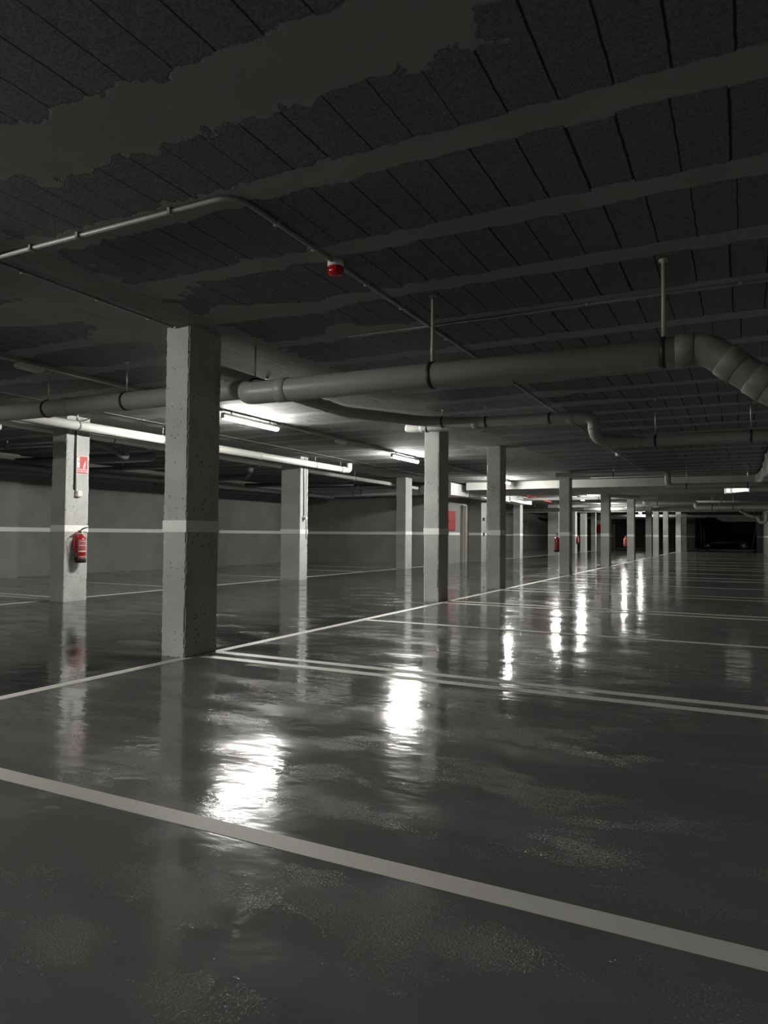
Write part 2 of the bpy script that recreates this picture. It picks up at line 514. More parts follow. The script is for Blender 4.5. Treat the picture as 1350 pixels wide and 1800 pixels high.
# ------------------------------------------------------------------ beams
bmb = tag(obj('concrete_beam', B(-7.95, XE - .02, 21.6, 25.3, 2.46, 2.72), M['beam']),
          'broad pale concrete beam dropping from the ceiling across the bays beyond the fourth column', 'beam')
tag(obj('concrete_beam', B(XW, XE - .02, 45.0, 45.6, 2.5, 2.72), M['beam']), 'narrow concrete beam crossing the ceiling far away near the end wall', 'beam')

# ------------------------------------------------------------------ columns
def column(label, x0, x1, y0, y1, res=0.03, chip=0.012, top=CEIL, group=None, mat=None):
    w_, d_, h_ = x1 - x0, y1 - y0, top
    o = thing('concrete_column', label, 'column', ((x0 + x1) / 2, (y0 + y1) / 2, 0), group=group)
    nx, ny, nz = max(1, round(w_ / res)), max(1, round(d_ / res)), max(1, round(h_ / res))
    bm = bmesh.new()
    loop = [(-w_ / 2 + w_ * i / nx, -d_ / 2) for i in range(nx)] + [(w_ / 2, -d_ / 2 + d_ * i / ny) for i in range(ny)] + \
           [(w_ / 2 - w_ * i / nx, d_ / 2) for i in range(nx)] + [(-w_ / 2, d_ / 2 - d_ * i / ny) for i in range(ny)]
    rings = []
    for k in range(nz + 1):
        z = h_ * k / nz
        row = []
        for (x, y) in loop:
            corner = min(abs(abs(x) - w_ / 2) + 0, 9) < 1e-6 and min(abs(abs(y) - d_ / 2), 9) < 1e-6
            if res < .05:
                s = Vector((x + x0 * 3, y + y0 * 3, z))
                n1 = noise.noise(s * 3.0) * 0.5 + 0.5
                dd = 0.0015 * n1
                if corner:
                    q = noise.noise(s * 17.0) * 0.35 + noise.noise(s * 41.0) * 0.25 + 0.5
                    g = noise.noise(s * 2.3 + Vector((9, 3, 1))) * 0.5 + 0.5
                    low = 1.5 if z < .35 else 1.0
                    dd = chip * max(0, q - 0.35) * (0.4 + 1.6 * max(0, g - .3)) * low + .003
                if k == 0: dd += 0.004 * n1
                fx = (w_ / 2 - dd) / (w_ / 2); fy = (d_ / 2 - dd) / (d_ / 2)
                vx = x * fx if abs(abs(x) - w_ / 2) < 1e-6 or corner else x
                vy = y * fy if abs(abs(y) - d_ / 2) < 1e-6 or corner else y
                row.append(bm.verts.new((vx, vy, z)))
            else:
                row.append(bm.verts.new((x, y, z)))
        rings.append(row)
    n = len(loop)
    for k in range(nz):
        for i in range(n):
            bm.faces.new((rings[k][i], rings[k][(i + 1) % n], rings[k + 1][(i + 1) % n], rings[k + 1][i]))
    bm.faces.new(rings[0][::-1]); bm.faces.new(rings[-1])
    obj('shaft', bm, mat or M['column_few'], o)
    bm = bmesh.new()
    a, b_ = w_ / 2, d_ / 2
    t = 0.002
    for (p, q, r_, s) in ((-a - t, a + t, -b_ - t, -b_ + .006), (-a - t, a + t, b_ - .006, b_ + t), (-a - t, -a + .006, -b_ + .006, b_ - .006), (a - .006, a + t, -b_ + .006, b_ - .006)):
        box(bm, p, q, r_, s, Z0, Z1)
    obj('painted_stripe', bm, M['stripe'], o)
    return o

cols = [
 ('large pitted concrete column nearest the camera with white stripe', -4.25, -4.0, 4.38, 4.78),
 ('second column along the right bay line, white pipe crossing its top', -4.32, -4.07, 9.88, 10.28),
 ('third column along the right bay line, just right of the stair core', -4.34, -4.07, 12.90, 13.28),
 ('fourth column along the right bay line, dark pipe bend at its top, extinguisher on its left side', -4.30, -4.03, 18.71, 19.08),
 ('fifth column along the right bay line, standing under the broad beam', -4.27, -4.0, 24.68, 25.08),
 ('sixth column along the right bay line, first one beyond the broad beam, extinguisher on its left', -4.33, -4.05, 31.23, 31.66),
 ('seventh column along the right bay line, pale front', -4.22, -3.95, 36.69, 37.05),
 ('eighth column along the right bay line, darker one pressed close behind a pale one', -4.23, -3.95, 40.0, 40.38),
 ('ninth column along the right bay line, second of the slim far ones', -4.12, -3.85, 44.19, 44.6),
 ('tenth column along the right bay line, left one of the last pale pair', -4.03, -3.70, 51.74, 52.1),
 ('last column along the right bay line, beside the dark end wall', -3.94, -3.60, 55.66, 56.1),
 ('pale column across the aisle with a fire extinguisher and red sign on it', -9.0, -8.70, 7.03, 7.44),
 ('wide column across the aisle with a cable and small sounder on its lit side', -9.11, -8.60, 12.96, 13.27),
 ('column across the aisle in front of the back corner, nothing mounted on it', -9.16, -8.85, 18.91, 19.37),
 ('column beyond the stair core standing under the ribbed silver duct', -9.16, -8.85, 30.96, 31.4),
 ('wide pale column far across the aisle seen left of the fourth column', -9.43, -8.85, 38.41, 38.8),
 ('far column across the aisle with a tiny extinguisher on its lit side', -9.05, -8.85, 42.64, 43.2),
 ('far dark column across the aisle with a bright narrow side', -9.16, -8.85, 45.66, 46.3),
 ('farthest slim column across the aisle beside the red hose cabinet', -9.14, -8.85, 49.17, 49.5),
]
for i, (lab, x0, x1, y0, y1) in enumerate(cols):
    near = y0 < 21
    topz = CEIL
    if 21.6 < y0 < 25.2: topz = 2.46
    column(lab, x0, x1, y0, y1, 0.012 if i == 0 else (0.025 if near else 0.3), 0.03 if i == 0 else 0.02, topz, None, M['column'] if i in (0, 11) else None)
bmp_ = thing('concrete_pier', 'distant concrete pier carrying a red hose cabinet near the gate', 'column', (-9.9, 56.2, 0))
obj('shaft', B(-.45, .45, -.2, .2, 0, CEIL), M['column_low'], bmp_)
obj('painted_stripe', B(-.452, .452, -.202, .202, Z0, Z1), M['stripe'], bmp_)

# ------------------------------------------------------------------ tube lights
def make_light(label, x, y):
    o = thing('tube_light', label, 'ceiling light', (x, y, CEIL - .085), group='tube lights over the aisle')
    bm = bmesh.new()
    Lh = .64
    # housing: shallow trough cross-section
    prof = [(-.033, 0.0), (-.031, .026), (-.018, .044), (.018, .044), (.031, .026), (.033, 0.0)]
    a = [bm.verts.new((px, -Lh, pz)) for px, pz in prof]; b_ = [bm.verts.new((px, Lh, pz)) for px, pz in prof]
    bm.faces.new(a); bm.faces.new(b_[::-1])
    for i in range(6): bm.faces.new((a[i], b_[i], b_[(i + 1) % 6], a[(i + 1) % 6]))
    obj('housing', bm, M['housing'], o)
    bm = bmesh.new()
    prof = [(.033 * math.cos(t), .0 + .05 * math.sin(t)) for t in [PI + PI * k / 8 for k in range(9)]]
    a = [bm.verts.new((px, -Lh + .02, pz)) for px, pz in prof]; b_ = [bm.verts.new((px, Lh - .02, pz)) for px, pz in prof]
    bm.faces.new(a); bm.faces.new(b_[::-1])
    for i in range(9): bm.faces.new((a[i], b_[i], b_[(i + 1) % 9], a[(i + 1) % 9]))
    obj('diffuser', bm, M['tube'], o)
    for s in (-1, 1):
        obj('end_cap', B(-.032, .032, s * Lh - .010, s * Lh + .010, -.040, .042, bev=.012), M['housing'], o)
    for s in (-.45, .45):
        obj('bracket', B(-.012, .012, s - .01, s + .01, .042, .086), M['steel'], o)
    return o
LL = ['lit tube light over the aisle, nearest visible one, half hidden by the nearest column',
      'lit tube light over the aisle just left of the second column',
      'lit tube light over the aisle partly hidden behind the third column, before the broad beam',
      'lit tube light over the aisle tucked behind the broad beam',
      'lit tube light over the aisle visible just beyond the fourth column',
      'lit tube light over the aisle glimpsed right of the fifth column',
      'lit tube light over the aisle far away between pipes past the sixth column',
      'lit tube light over the aisle farthest of all, just a glint',
      'lit tube light over the aisle left of the frame beside the nearest column',
      'lit tube light over the aisle behind the camera']
t0 = None
for lab, y in zip(LL, LIGHT_YS):
    if t0 is None:
        t0 = make_light(lab, LIGHT_X, y)
    else:
        c = copy_tree(t0); c.location = (LIGHT_X + (.25 if y > 45 else .1 if y > 25 else 0), y, CEIL - .085); c['label'] = lab
# trunking between the tubes with junction boxes
segs = [(-3.9, .3), (1.7, 7.58), (8.93, 12.82), (14.2, 19.6)]
tl = ['grey cable trunking on the ceiling behind the camera', 'grey cable trunking on the ceiling left of the nearest column',
      'grey cable trunking on the ceiling between the two nearest lit tubes', 'grey cable trunking on the ceiling after the second tube light']
for lab, (a, b_) in zip(tl, segs):
    o = thing('cable_trunking', lab, 'trunking', (LIGHT_X, a, CEIL))
    obj('channel', B(-.028, .028, 0, b_ - a, -.035, -.002), M['pipe'], o)
    bm = bmesh.new(); sweep(bm, [(-.05, 0, -.014), (-.05, b_ - a, -.014)], .010, 10)
    obj('conduit', bm, M['pipe'], o, True)
for lab, y in (('small pale junction box on the ceiling trunking left of the nearest column', 4.66), ('small pale junction box on the ceiling trunking between the two nearest tubes', 10.8)):
    o = thing('junction_box', lab, 'junction box', (LIGHT_X, y, CEIL - .036))
    obj('box_body', B(-.06, .06, -.13, .13, -.045, 0.0, bev=.008), M['housing'], o)
    obj('lid', B(-.052, .052, -.12, .12, -.052, -.045, bev=.002), M['housing'], o)
    for sx in (-1, 1):
        for sy in (-1, 1):
            obj('screw', lathe(bmesh.new(), [(.005, 0), (.005, .003)], 8, Matrix.Translation((sx * .042, sy * .11, -.055))), M['steel'], o)

# ------------------------------------------------------------------ conduits
def conduit(label, pts, r=.012, clips=(), mat=None, bend=.12, name='ceiling_conduit'):
    o = thing(name, label, 'conduit', pts[0])
    off = Vector(pts[0])
    obj('tube_run', sweep(bmesh.new(), [Vector(p) - off for p in rounded(pts, bend, 8)], r, 12), mat or M['conduit'], o, True)
    for c in clips:
        p = Vector(c[:3]) - off
        if c[3] == 'x': bm = B(p.x - .009, p.x + .009, p.y - r - .008, p.y + r + .008, p.z - r - .002, CEIL - off.z)
        else: bm = B(p.x - r - .008, p.x + r + .008, p.y - .009, p.y + .009, p.z - r - .002, CEIL - off.z)
        obj('clip', bm, M['conduit'], o)
    return o
zc = CEIL - .016
conduit('pale conduit bending on the ceiling and running through the red alarm', [(-6.25, 2.76, zc), (-2.24, 2.76, zc), (-2.24, 19.5, zc)], .013,
        [(x, 2.76, zc, 'x') for x in (-3.75, -3.35, -2.66)] + [(-2.24, y, zc, 'y') for y in (3.12, 3.5, 4.15, 4.7, 5.6, 6.5, 7.6, 8.8, 11, 13, 15, 17)], M['conduit'], .14)
conduit('thin dark conduit meeting the top of the nearest column', [(-4.16, -3, CEIL - .011), (-4.16, 4.36, CEIL - .011)], .009, [(-4.16, y, CEIL - .011, 'y') for y in (2.4, 3.0, 3.6, 4.1)])
conduit('thin grey conduit crossing the ceiling at a rib, right of the hanger rods', [(-3.0, 5.23, CEIL - .008), (1.24, 5.23, CEIL - .008)], .006, [(x, 5.23, CEIL - .008, 'x') for x in (-2.0, -1.0, 0.0, .7)], M['pipe_dark'])
conduit('thin conduit along the ceiling above the white pipes', [(-8.0, -2, CEIL - .008), (-8.0, 20, CEIL - .008)], .004, [(-8.0, y, CEIL - .008, 'y') for y in (7.8, 9.5, 11.5)], M['pipe_dark'])
conduit('pale conduit crossing the ceiling just before the broad beam', [(-3.9, 20.9, CEIL - .011), (1.2, 20.9, CEIL - .011)], .012)

# red alarm sounder
o = thing('alarm_beacon', 'red fire alarm beacon on the ceiling conduit', 'fire alarm', (-2.24, 3.74, CEIL - .03))
obj('base', lathe(bmesh.new(), [(.05, 0.03), (.052, .0), (.048, -.012)], 28), M['conduit_w'], o, True)
obj('lens', lathe(bmesh.new(), [(.046, -.011), (.05, -.022), (.05, -.045), (.042, -.06), (.02, -.066), (.0, -.067)], 28), M['red_lens'], o, True)
for k in range(6):
    a = 2 * PI * k / 6
    obj('rib', B(.049 * math.cos(a) - .004, .049 * math.cos(a) + .004, .049 * math.sin(a) - .004, .049 * math.sin(a) + .004, -.05, -.02), M['red_lens'], o)
o = thing('smoke_detector', 'small white smoke detector on the ceiling conduit far past the red beacon', 'smoke detector', (-2.24, 14.9, CEIL - .03))
obj('base', lathe(bmesh.new(), [(.05, .03), (.05, .0)], 20), M['sign_white'], o, True)
obj('chamber', lathe(bmesh.new(), [(.05, 0), (.045, -.03), (.02, -.04), (0, -.04)], 20), M['sign_white'], o, True)

# ------------------------------------------------------------------ near suspended pipes
G = 'suspended drain pipes'
# long grey main: left leg, offset elbow, right leg, drop towards the wall
mp = pipe_thing('drain_pipe', 'large grey main drain pipe hanging across the picture with stained elbow at its right end', 'pipe',
           [(-14.1, 5.1, 2.36), (-3.93, 5.1, 2.30), (-3.66, 4.86, 2.22)], .088, M['pipe'], .16,
           hangers=[(-6.61, 5.1, 2.316), (-5.46, 5.1, 2.309), (-3.88, 5.1, 2.30), (-9.0, 5.1, 2.33)],
           couplings=[((-6.3, 5.1, 2.315), (1, 0, 0)), ((-4.6, 5.1, 2.304), (1, 0, 0))], group=G, seg=28)
def more(parent, pts, r, mat, bend, hangers=(), couplings=(), name='pipe_run', rod_r=.0125, seg=32):
    t = pipe_thing('tmp', 'tmp label of part', 'pipe', pts, r, mat, bend, hangers, couplings, seg=seg, rod_r=rod_r)
    off = Vector(pts[0]) - parent.location
    for ch in [x for x in bpy.data.objects if x.parent == t]:
        ch.parent = parent
        ch.location = ch.location + off
        if ch.name.startswith('pipe_run'): ch.name = name
    bpy.data.objects.remove(t)
more(mp, [(-3.80, 4.90, 2.24), (-3.56, 4.6, 2.135), (-3.2, 4.6, 2.135), (-.33, 4.6, 2.125)], .090, M['pipe'], .10,
     hangers=[(-1.95, 4.6, 2.13), (-.42, 4.6, 2.125)], couplings=[((-3.22, 4.6, 2.135), (1, 0, 0))])
more(mp, [(-.34, 4.6, 2.125), (-.18, 4.6, 2.122), (.22, 4.6, 1.80), (.6, 4.62, 1.78), (1.24, 4.62, 1.78)], .094, M['dirty_pipe'], .09,
     couplings=[((-.30, 4.6, 2.124), (1, 0, 0)), ((-.05, 4.6, 2.018), (.40, 0, -.32)), ((.10, 4.6, 1.898), (.40, 0, -.32))], name='stained_elbow')
for ch in bpy.data.objects:
    if ch.parent == mp and ch.name.startswith('stained_elbow'): ch['label'] = 'stained elbow and drop at the right end'
# second grey pipe: along the aisle line, then across, then drops a level
bm = bmesh.new()
q, d = Vector((-3.735, 4.93, 2.243)) - mp.location, Vector((.62, -.55, -.2)).normalized()
sweep(bm, [q - d * .016, q - d * .013, q + d * .013, q + d * .016], [.09, .103, .103, .09], 28)
obj('pipe_clamp', bm, M['black'], mp, True)
p2 = pipe_thing('drain_pipe', 'dark grey pipe passing over the main pipe, then turning right and dropping at an elbow', 'pipe',
           [(-4.62, 5.35, 2.60), (-4.62, 8.0, 2.60), (-3.95, 8.9, 2.57), (-3.2, 8.9, 2.50), (-1.62, 8.9, 2.48), (-1.62, 8.96, 2.20), (-1.3, 9.25, 2.195), (-1.1, 9.3, 2.195), (1.24, 9.3, 2.18)], .071, M['pipe_grey2'], .13,
           hangers=[(-4.62, 6.28, 2.60, 0, 1, 0), (-3.62, 8.9, 2.535), (-3.0, 8.9, 2.497), (-2.16, 8.9, 2.487), (-.95, 9.3, 2.195), (.1, 9.3, 2.19), (.9, 9.3, 2.182)],
           couplings=[((-4.62, 7.55, 2.60), (0, 1, 0)), ((-3.15, 8.9, 2.50), (1, 0, 0)), ((-1.9, 8.9, 2.482), (1, 0, 0)), ((-1.62, 8.93, 2.35), (0, .1, 1)), ((-1.15, 9.29, 2.195), (1, .1, 0))], group=G)
pipe_thing('drain_pipe', 'short pale pipe with rounded end over the second column', 'pipe',
           [(-4.46, 9.55, 2.60), (-4.40, 9.55, 2.585), (-3.35, 9.5, 2.55)], [.06][0], M['pipe_white'], .05,
           couplings=[((-4.2, 9.545, 2.58), (1, 0, 0))], hangers=[(-4.12, 9.54, 2.575)], group=G)
# white pipes over the left column row
pipe_thing('drain_pipe', 'long white pipe hanging past the extinguisher column and ending in an upturned elbow', 'pipe',
           [(-8.38, -3, 2.49), (-8.38, 14.72, 2.53), (-8.38, 14.72, 2.71)], .068, M['pipe_white'], .12,
           hangers=[(-8.38, y, 2.49 + .0022 * (y + 3), 0, 1, 0) for y in (6.95, 8.6, 9.7, 13.2, 14.3)],
           couplings=[((-8.38, y, 2.49 + .0022 * (y + 3)), (0, 1, 0)) for y in (5.9, 8.75, 11.2, 14.45)], group=G, clamp_mat=M['conduit'])
pipe_thing('drain_pipe', 'thinner white pipe hanging beside and beyond the long white one', 'pipe',
           [(-9.28, -3, 2.57), (-9.28, 20.7, 2.50)], .05, M['pipe_white'], .12,
           hangers=[(-9.28, y, 2.56 - .0032 * (y + 3), 0, 1, 0) for y in (8.4, 10.8, 13.9, 16.6)],
           couplings=[((-9.28, y, 2.56 - .0032 * (y + 3)), (0, 1, 0)) for y in (7.4, 9.2, 12.4)], group=G, clamp_mat=M['conduit'])
pipe_thing('drain_pipe', 'white pipe stub crossing at the left edge under the large grey pipe', 'pipe',
           [(-10.2, 6.3, 2.39), (-8.75, 6.0, 2.39)], .055, M['pipe_white'], .08,
           hangers=[(-9.6, 6.18, 2.39)], couplings=[((-8.95, 6.04, 2.39), (1, -.2, 0))], group=G)
# dark service pipes by the left wall
for k, (lab, pts, r) in enumerate([
    ('dark pipe under the ceiling by the left wall, highest one behind the extinguisher column', [(XW, 8.6, 2.62), (-10.1, 8.6, 2.57)], .05),
    ('dark pipe by the left wall, lower thick one running from the left edge', [(-13.75, 9.9, 2.48), (-9.9, 9.9, 2.44)], .09),
    ('thin dark pipe by the left wall crossing under the thick one', [(-13.75, 11.2, 2.42), (-10.4, 11.2, 2.39)], .045),
    ('dark pipe running along the left wall towards the back corner', [(-13.3, 6, 2.27), (-13.3, 20.7, 2.27)], .08),
    ('dark pipe running along the left wall nearer the aisle', [(-12.4, 6, 2.26), (-12.4, 20.7, 2.26)], .06),
    ('dark pipe with an upturned end beneath the ceiling before the back wall', [(-13.7, 14.6, 2.45), (-11.3, 14.6, 2.45), (-11.2, 14.6, 2.69)], .07),
    ('dark cross pipe before the back wall, farthest on the left side', [(-13.7, 17.6, 2.5), (-9.9, 17.6, 2.45)], .06),
    ]):
    pipe_thing('service_pipe', lab, 'pipe', pts, r, M['pipe_dark'], .1, hangers=[tuple(Vector(pts[0]) * .5 + Vector(pts[1]) * .5) + ((0, 1, 0) if abs(pts[0][0] - pts[1][0]) < .01 else (1, 0, 0))], group='dark service pipes by the left wall')
# small curved valve pipe right of the extinguisher column
pipe_thing('service_pipe', 'dark looping pipe with pale fitting just right of the extinguisher column', 'pipe',
           [(-9.9, 8.3, 2.55), (-9.9, 8.9, 2.5), (-9.75, 9.2, 2.28), (-9.75, 9.0, 2.69)], .05, M['pipe_dark'], .2, couplings=[((-9.9, 8.5, 2.53), (0, 1, 0))])

# ------------------------------------------------------------------ ducts
def duct(label, secs, flanges=True, mat=None, hang=(), group='galvanised ducts'):
    """secs: list of (centre, half-width vector, half-height) rectangular sections"""
    o = thing('air_duct', label, 'air duct', secs[0][0], group=group)
    off = Vector(secs[0][0])
    bm = bmesh.new(); rings = []
    for (c, hv, hh) in secs:
        c = Vector(c) - off; hv = Vector(hv)
        rings.append([bm.verts.new(c + hv * a + Vector((0, 0, hh * b_))) for a, b_ in ((-1, -1), (1, -1), (1, 1), (-1, 1))])
    for i in range(len(rings) - 1):
        for k in range(4):
            bm.faces.new((rings[i][k], rings[i][(k + 1) % 4], rings[i + 1][(k + 1) % 4], rings[i + 1][k]))
    bm.faces.new(rings[0]); bm.faces.new(rings[-1][::-1])
    obj('duct_body', bm, mat or M['duct'], o)
    if flanges:
        for i, (c, hv, hh) in enumerate(secs):
            c = Vector(c) - off; hv = Vector(hv)
            ax = Vector((0, 0, 1)).cross(hv).normalized() * .018
            u = hv + hv.normalized() * .02
            bm = bmesh.new()
            vs = [[bm.verts.new(c + u * a + Vector((0, 0, (hh + .02) * b_)) + ax * s) for a, b_ in ((-1, -1), (1, -1), (1, 1), (-1, 1))] for s in (-1, 1)]
            for k in range(4): bm.faces.new((vs[0][k], vs[0][(k + 1) % 4], vs[1][(k + 1) % 4], vs[1][k]))
            bm.faces.new(vs[0]); bm.faces.new(vs[1][::-1])
            obj('flange', bm, M['steel'], o)
    for h in hang:
        p = Vector(h) - off
        bm = bmesh.new(); sweep(bm, [p, Vector((p.x, p.y, CEIL - off.z))], .006, 8)
        obj('hanger_rod', bm, M['steel'], o)
    return o
hy = (0, .22, 0)
duct('long silver duct along the back wall, from the left corner to the stair core',
     [((-13.4, 21.2, 2.41), (0, .25, 0), .10), ((-11.75, 21.2, 2.41), (0, .25, 0), .10), ((-11.45, 21.2, 2.41), (0, .25, 0), .10), ((-9.32, 21.2, 2.42), (0, .25, 0), .10), ((-9.06, 21.2, 2.47), (0, .35, 0), .17)],
     hang=[(-11.6, 20.98, 2.5), (-10.2, 20.98, 2.5)])
duct('large bright silver plenum box right of the second column', [((-8.57, 20.76, 2.47), (.4, 0, 0), .19), ((-8.57, 22.4, 2.47), (.4, 0, 0), .185)],
     hang=[(-8.3, 21.1, 2.66)])
duct('silver tapering duct continuing from the plenum under the broad beam', [((-8.5, 22.46, 2.47), (.34, 0, 0), .17), ((-8.44, 23.5, 2.44), (.28, 0, 0), .11), ((-8.44, 25.4, 2.44), (.28, 0, 0), .11), ((-8.44, 27.0, 2.45), (.28, 0, 0), .11)], hang=[(-8.2, 24.2, 2.5)])
duct('short bright silver duct section between the third column and the ribbed one', [((-8.44, 27.1, 2.48), (.28, 0, 0), .11), ((-8.44, 28.25, 2.50), (.28, 0, 0), .13)], hang=[(-8.44, 27.7, 2.55)])
duct('ribbed bright silver duct above the column beyond the stair core', [((-8.5, 28.35 + k * .24, 2.50), (.3 + (.0 if k % 2 else .012), 0, 0), .14 + (0 if k % 2 else .008)) for k in range(10)], flanges=False, hang=[(-8.5, 29.4, 2.6)])
duct('silver duct rising along the right wall at the picture edge', [((.80, 13.2, 2.42), (.33, -.15, 0), .21), ((.78, 15.6, 2.42), (.36, 0, 0), .2), ((.78, 17.2, 2.46), (.36, 0, 0), .14), ((.78, 19.0, 2.48), (.36, 0, 0), .14), ((.74, 20.6, 2.48), (.42, 0, 0), .13)], mat=M['shiny_duct'], hang=[(.5, 14.3, 2.6), (.5, 18.2, 2.55)])
a = math.radians(-20)
hv = (-.12 * math.sin(a), .12 * math.cos(a), 0)
duct('small bright duct outlet hanging under the beam near the right wall', [((-.36, 21.22, 2.27), hv, .075), ((-.22, 21.17, 2.27), hv, .075), ((.2, 21.02, 2.29), hv, .07)], mat=M['shiny_duct'], hang=[(-.28, 21.19, 2.33), (.1, 21.06, 2.33)])
# foil duct by the left wall
def foil(label, pts, r):
    o = thing('foil_duct', label, 'air duct', pts[0])
    off = Vector(pts[0]); p0, p1 = Vector(pts[0]) - off, Vector(pts[1]) - off
    n = int((p1 - p0).length / .05)
    obj('foil_sleeve', sweep(bmesh.new(), [p0.lerp(p1, i / n) for i in range(n + 1)], [r + (.006 if i % 2 else 0) + .008 * noise.noise(Vector((i * .3, 0, 0))) for i in range(n + 1)], 18), M['duct'], o, True)
    return o
foil('long foil duct along the left wall, between nearest column and wide column', [(-13.95, 8, 2.42), (-13.95, 20.6, 2.44)], .12)

# ------------------------------------------------------------------ far pipes
far = [
 ('dark pipe starting at the top of the fourth column and bending down before the beam', [(-4.35, 18.6, 2.60), (-3.0, 18.6, 2.58), (-1.62, 18.6, 2.58), (-1.62, 18.6, 2.235), (1.24, 18.6, 2.22)], .07, 'pipe_dark', [(-2.9, 18.6, 2.58), (-1.2, 18.6, 2.23), (.12, 18.6, 2.225)]),
 ('bright white pipe crossing behind the beam beside the far tube light', [(-8.0, 28.5, 2.50), (-2.9, 28.5, 2.50)], .065, 'pipe_white', [(-5.0, 28.5, 2.5)]),
 ('white pipe crossing the aisle a step farther than the bright one', [(-7.4, 33.4, 2.40), (-2.6, 33.4, 2.40)], .07, 'pipe_white', [(-5.6, 33.4, 2.4)]),
 ('long grey pipe crossing far back above the wide far column', [(-12.5, 37.8, 2.42), (1.24, 37.8, 2.36)], .10, 'pipe', [(-11, 37.8, 2.42), (-10, 37.8, 2.415), (-7.4, 37.8, 2.40), (-1, 37.8, 2.37)]),
 ('grey pipe stepping down by an elbow right of the far columns', [(-3.4, 28.9, 2.30), (-3.2, 29.0, 2.30), (-1.55, 29.0, 2.30), (-1.55, 29.0, 2.11), (1.05, 29.0, 2.11), (1.05, 29.0, 1.9)], .08, 'pipe', [(-2.9, 29.0, 2.30), (-1.0, 29.0, 2.11), (-.3, 29.0, 2.11)]),
 ('curved grey pipe swinging over the sixth column', [(-5.2, 27.2, 2.55), (-4.4, 27.2, 2.52), (-3.7, 28.0, 2.50), (-3.5, 28.2, 2.5)], .07, 'pipe', [(-4.6, 27.2, 2.53)]),
 ('grey pipe with U bend dropping beside the right wall', [(-.1, 36.0, 2.25), (.35, 36.0, 1.95), (.62, 36.0, 1.95), (.7, 36.0, 1.68), (.95, 36.0, 1.68), (1.0, 36.0, 2.1), (1.24, 36.0, 2.1)], .07, 'pipe', [(.48, 36.0, 1.95)]),
 ('thin grey pipe on the ceiling far right beyond the stepped pipe', [(-2.0, 33.5, 2.55), (1.24, 33.5, 2.5)], .05, 'pipe', [(-.8, 33.5, 2.53)]),
 ('grey pipe crossing at the far end close to the gate', [(-9.0, 50.5, 2.42), (1.0, 50.5, 2.38)], .09, 'pipe', [(-6.2, 50.5, 2.4), (-2, 50.5, 2.4)]),
 ('dark grey pipe before the far gate lintel', [(-13.5, 55, 2.42), (-4.4, 55, 2.38)], .09, 'pipe_dark', [(-8, 55, 2.4)]),
]
for lab, pts, r, mt, hg in far:
    pipe_thing('drain_pipe', lab, 'pipe', pts, r, M[mt], .13, hangers=hg, group='far suspended pipes', seg=16)
for lab, a, b_, z in (('upper red sprinkler pipe beside the ribbed silver duct', 27.6, 29.9, 2.60), ('lower red sprinkler pipe beside the ribbed silver duct', 28.8, 31.6, 2.53), ):
    pipe_thing('sprinkler_pipe', lab, 'pipe', [(-7.62, a, z), (-7.62, b_, z)], .028, M['redm'], hangers=[(-7.62, (a + b_) / 2, z, 0, 1, 0)])
pipe_thing('sprinkler_pipe', 'short red sprinkler pipe far past the fourth column', 'pipe', [(-7.9, 40, 2.55), (-7.4, 43, 2.55)], .03, M['redm'], hangers=[(-7.65, 41.5, 2.55, 0, 1, 0)])

# ------------------------------------------------------------------ things on the extinguisher column (lit face at x = -8.70)
FX = -8.70
def plaque(parent, bmf, name, mat):
    return obj(name, bmf, mat, parent)
sg = thing('extinguisher_sign', 'red and white fire extinguisher sign reading EXTINTOR', 'sign', (FX + .001, 7.305, 1.86))
SW, SH = .205, .27
obj('board', B(0, .004, -SW / 2, SW / 2, 0, SH), M['sign_white'], sg)
obj('pictogram_panel', B(.004, .005, -SW / 2 + .008, SW / 2 - .008, .078, SH - .008), M['sign_red'], sg)
obj('text_panel', B(.004, .005, -SW / 2 + .008, SW / 2 - .008, .008, .068), M['sign_red'], sg)
def flat_poly(pts, x=.0051, t=.0008):
    bm = bmesh.new()
    a = [bm.verts.new((x, p[0], p[1])) for p in pts]; b_ = [bm.verts.new((x + t, p[0], p[1])) for p in pts]
    bm.faces.new(a); bm.faces.new(b_[::-1])
    n = len(pts)
    for i in range(n): bm.faces.new((a[i], b_[i], b_[(i + 1) % n], a[(i + 1) % n]))
    return bm
bm = flat_poly([(p[0] * .8 - .018, p[1]) for p in [(-.085, .09), (-.03, .09), (-.03, .205), (-.035, .222), (-.05, .232), (-.05, .243), (-.028, .235), (-.025, .245), (-.05, .256), (-.066, .256), (-.07, .245), (-.092, .22), (-.088, .212), (-.066, .232), (-.08, .222), (-.085, .205)]])
obj('extinguisher_symbol', bm, M['sign_white'], sg)
obj('symbol_band', B(.0059, .0064, -.072, -.043, .178, .192), M['sign_red'], sg)
bm = flat_poly([(.018, .088), (.045, .086), (.058, .096), (.062, .112), (.050, .108), (.058, .125), (.066, .15), (.056, .142), (.060, .165), (.068, .19), (.056, .18), (.056, .205), (.046, .185), (.040, .16), (.034, .168), (.034, .14), (.026, .125), (.020, .13), (.014, .105)])
obj('flame_symbol', bm, M['sign_white'], sg)
bm = flat_poly([(.030, .096), (.044, .096), (.048, .112), (.040, .135), (.036, .12)], .006, .0006)
obj('flame_core', bm, M['sign_red'], sg)
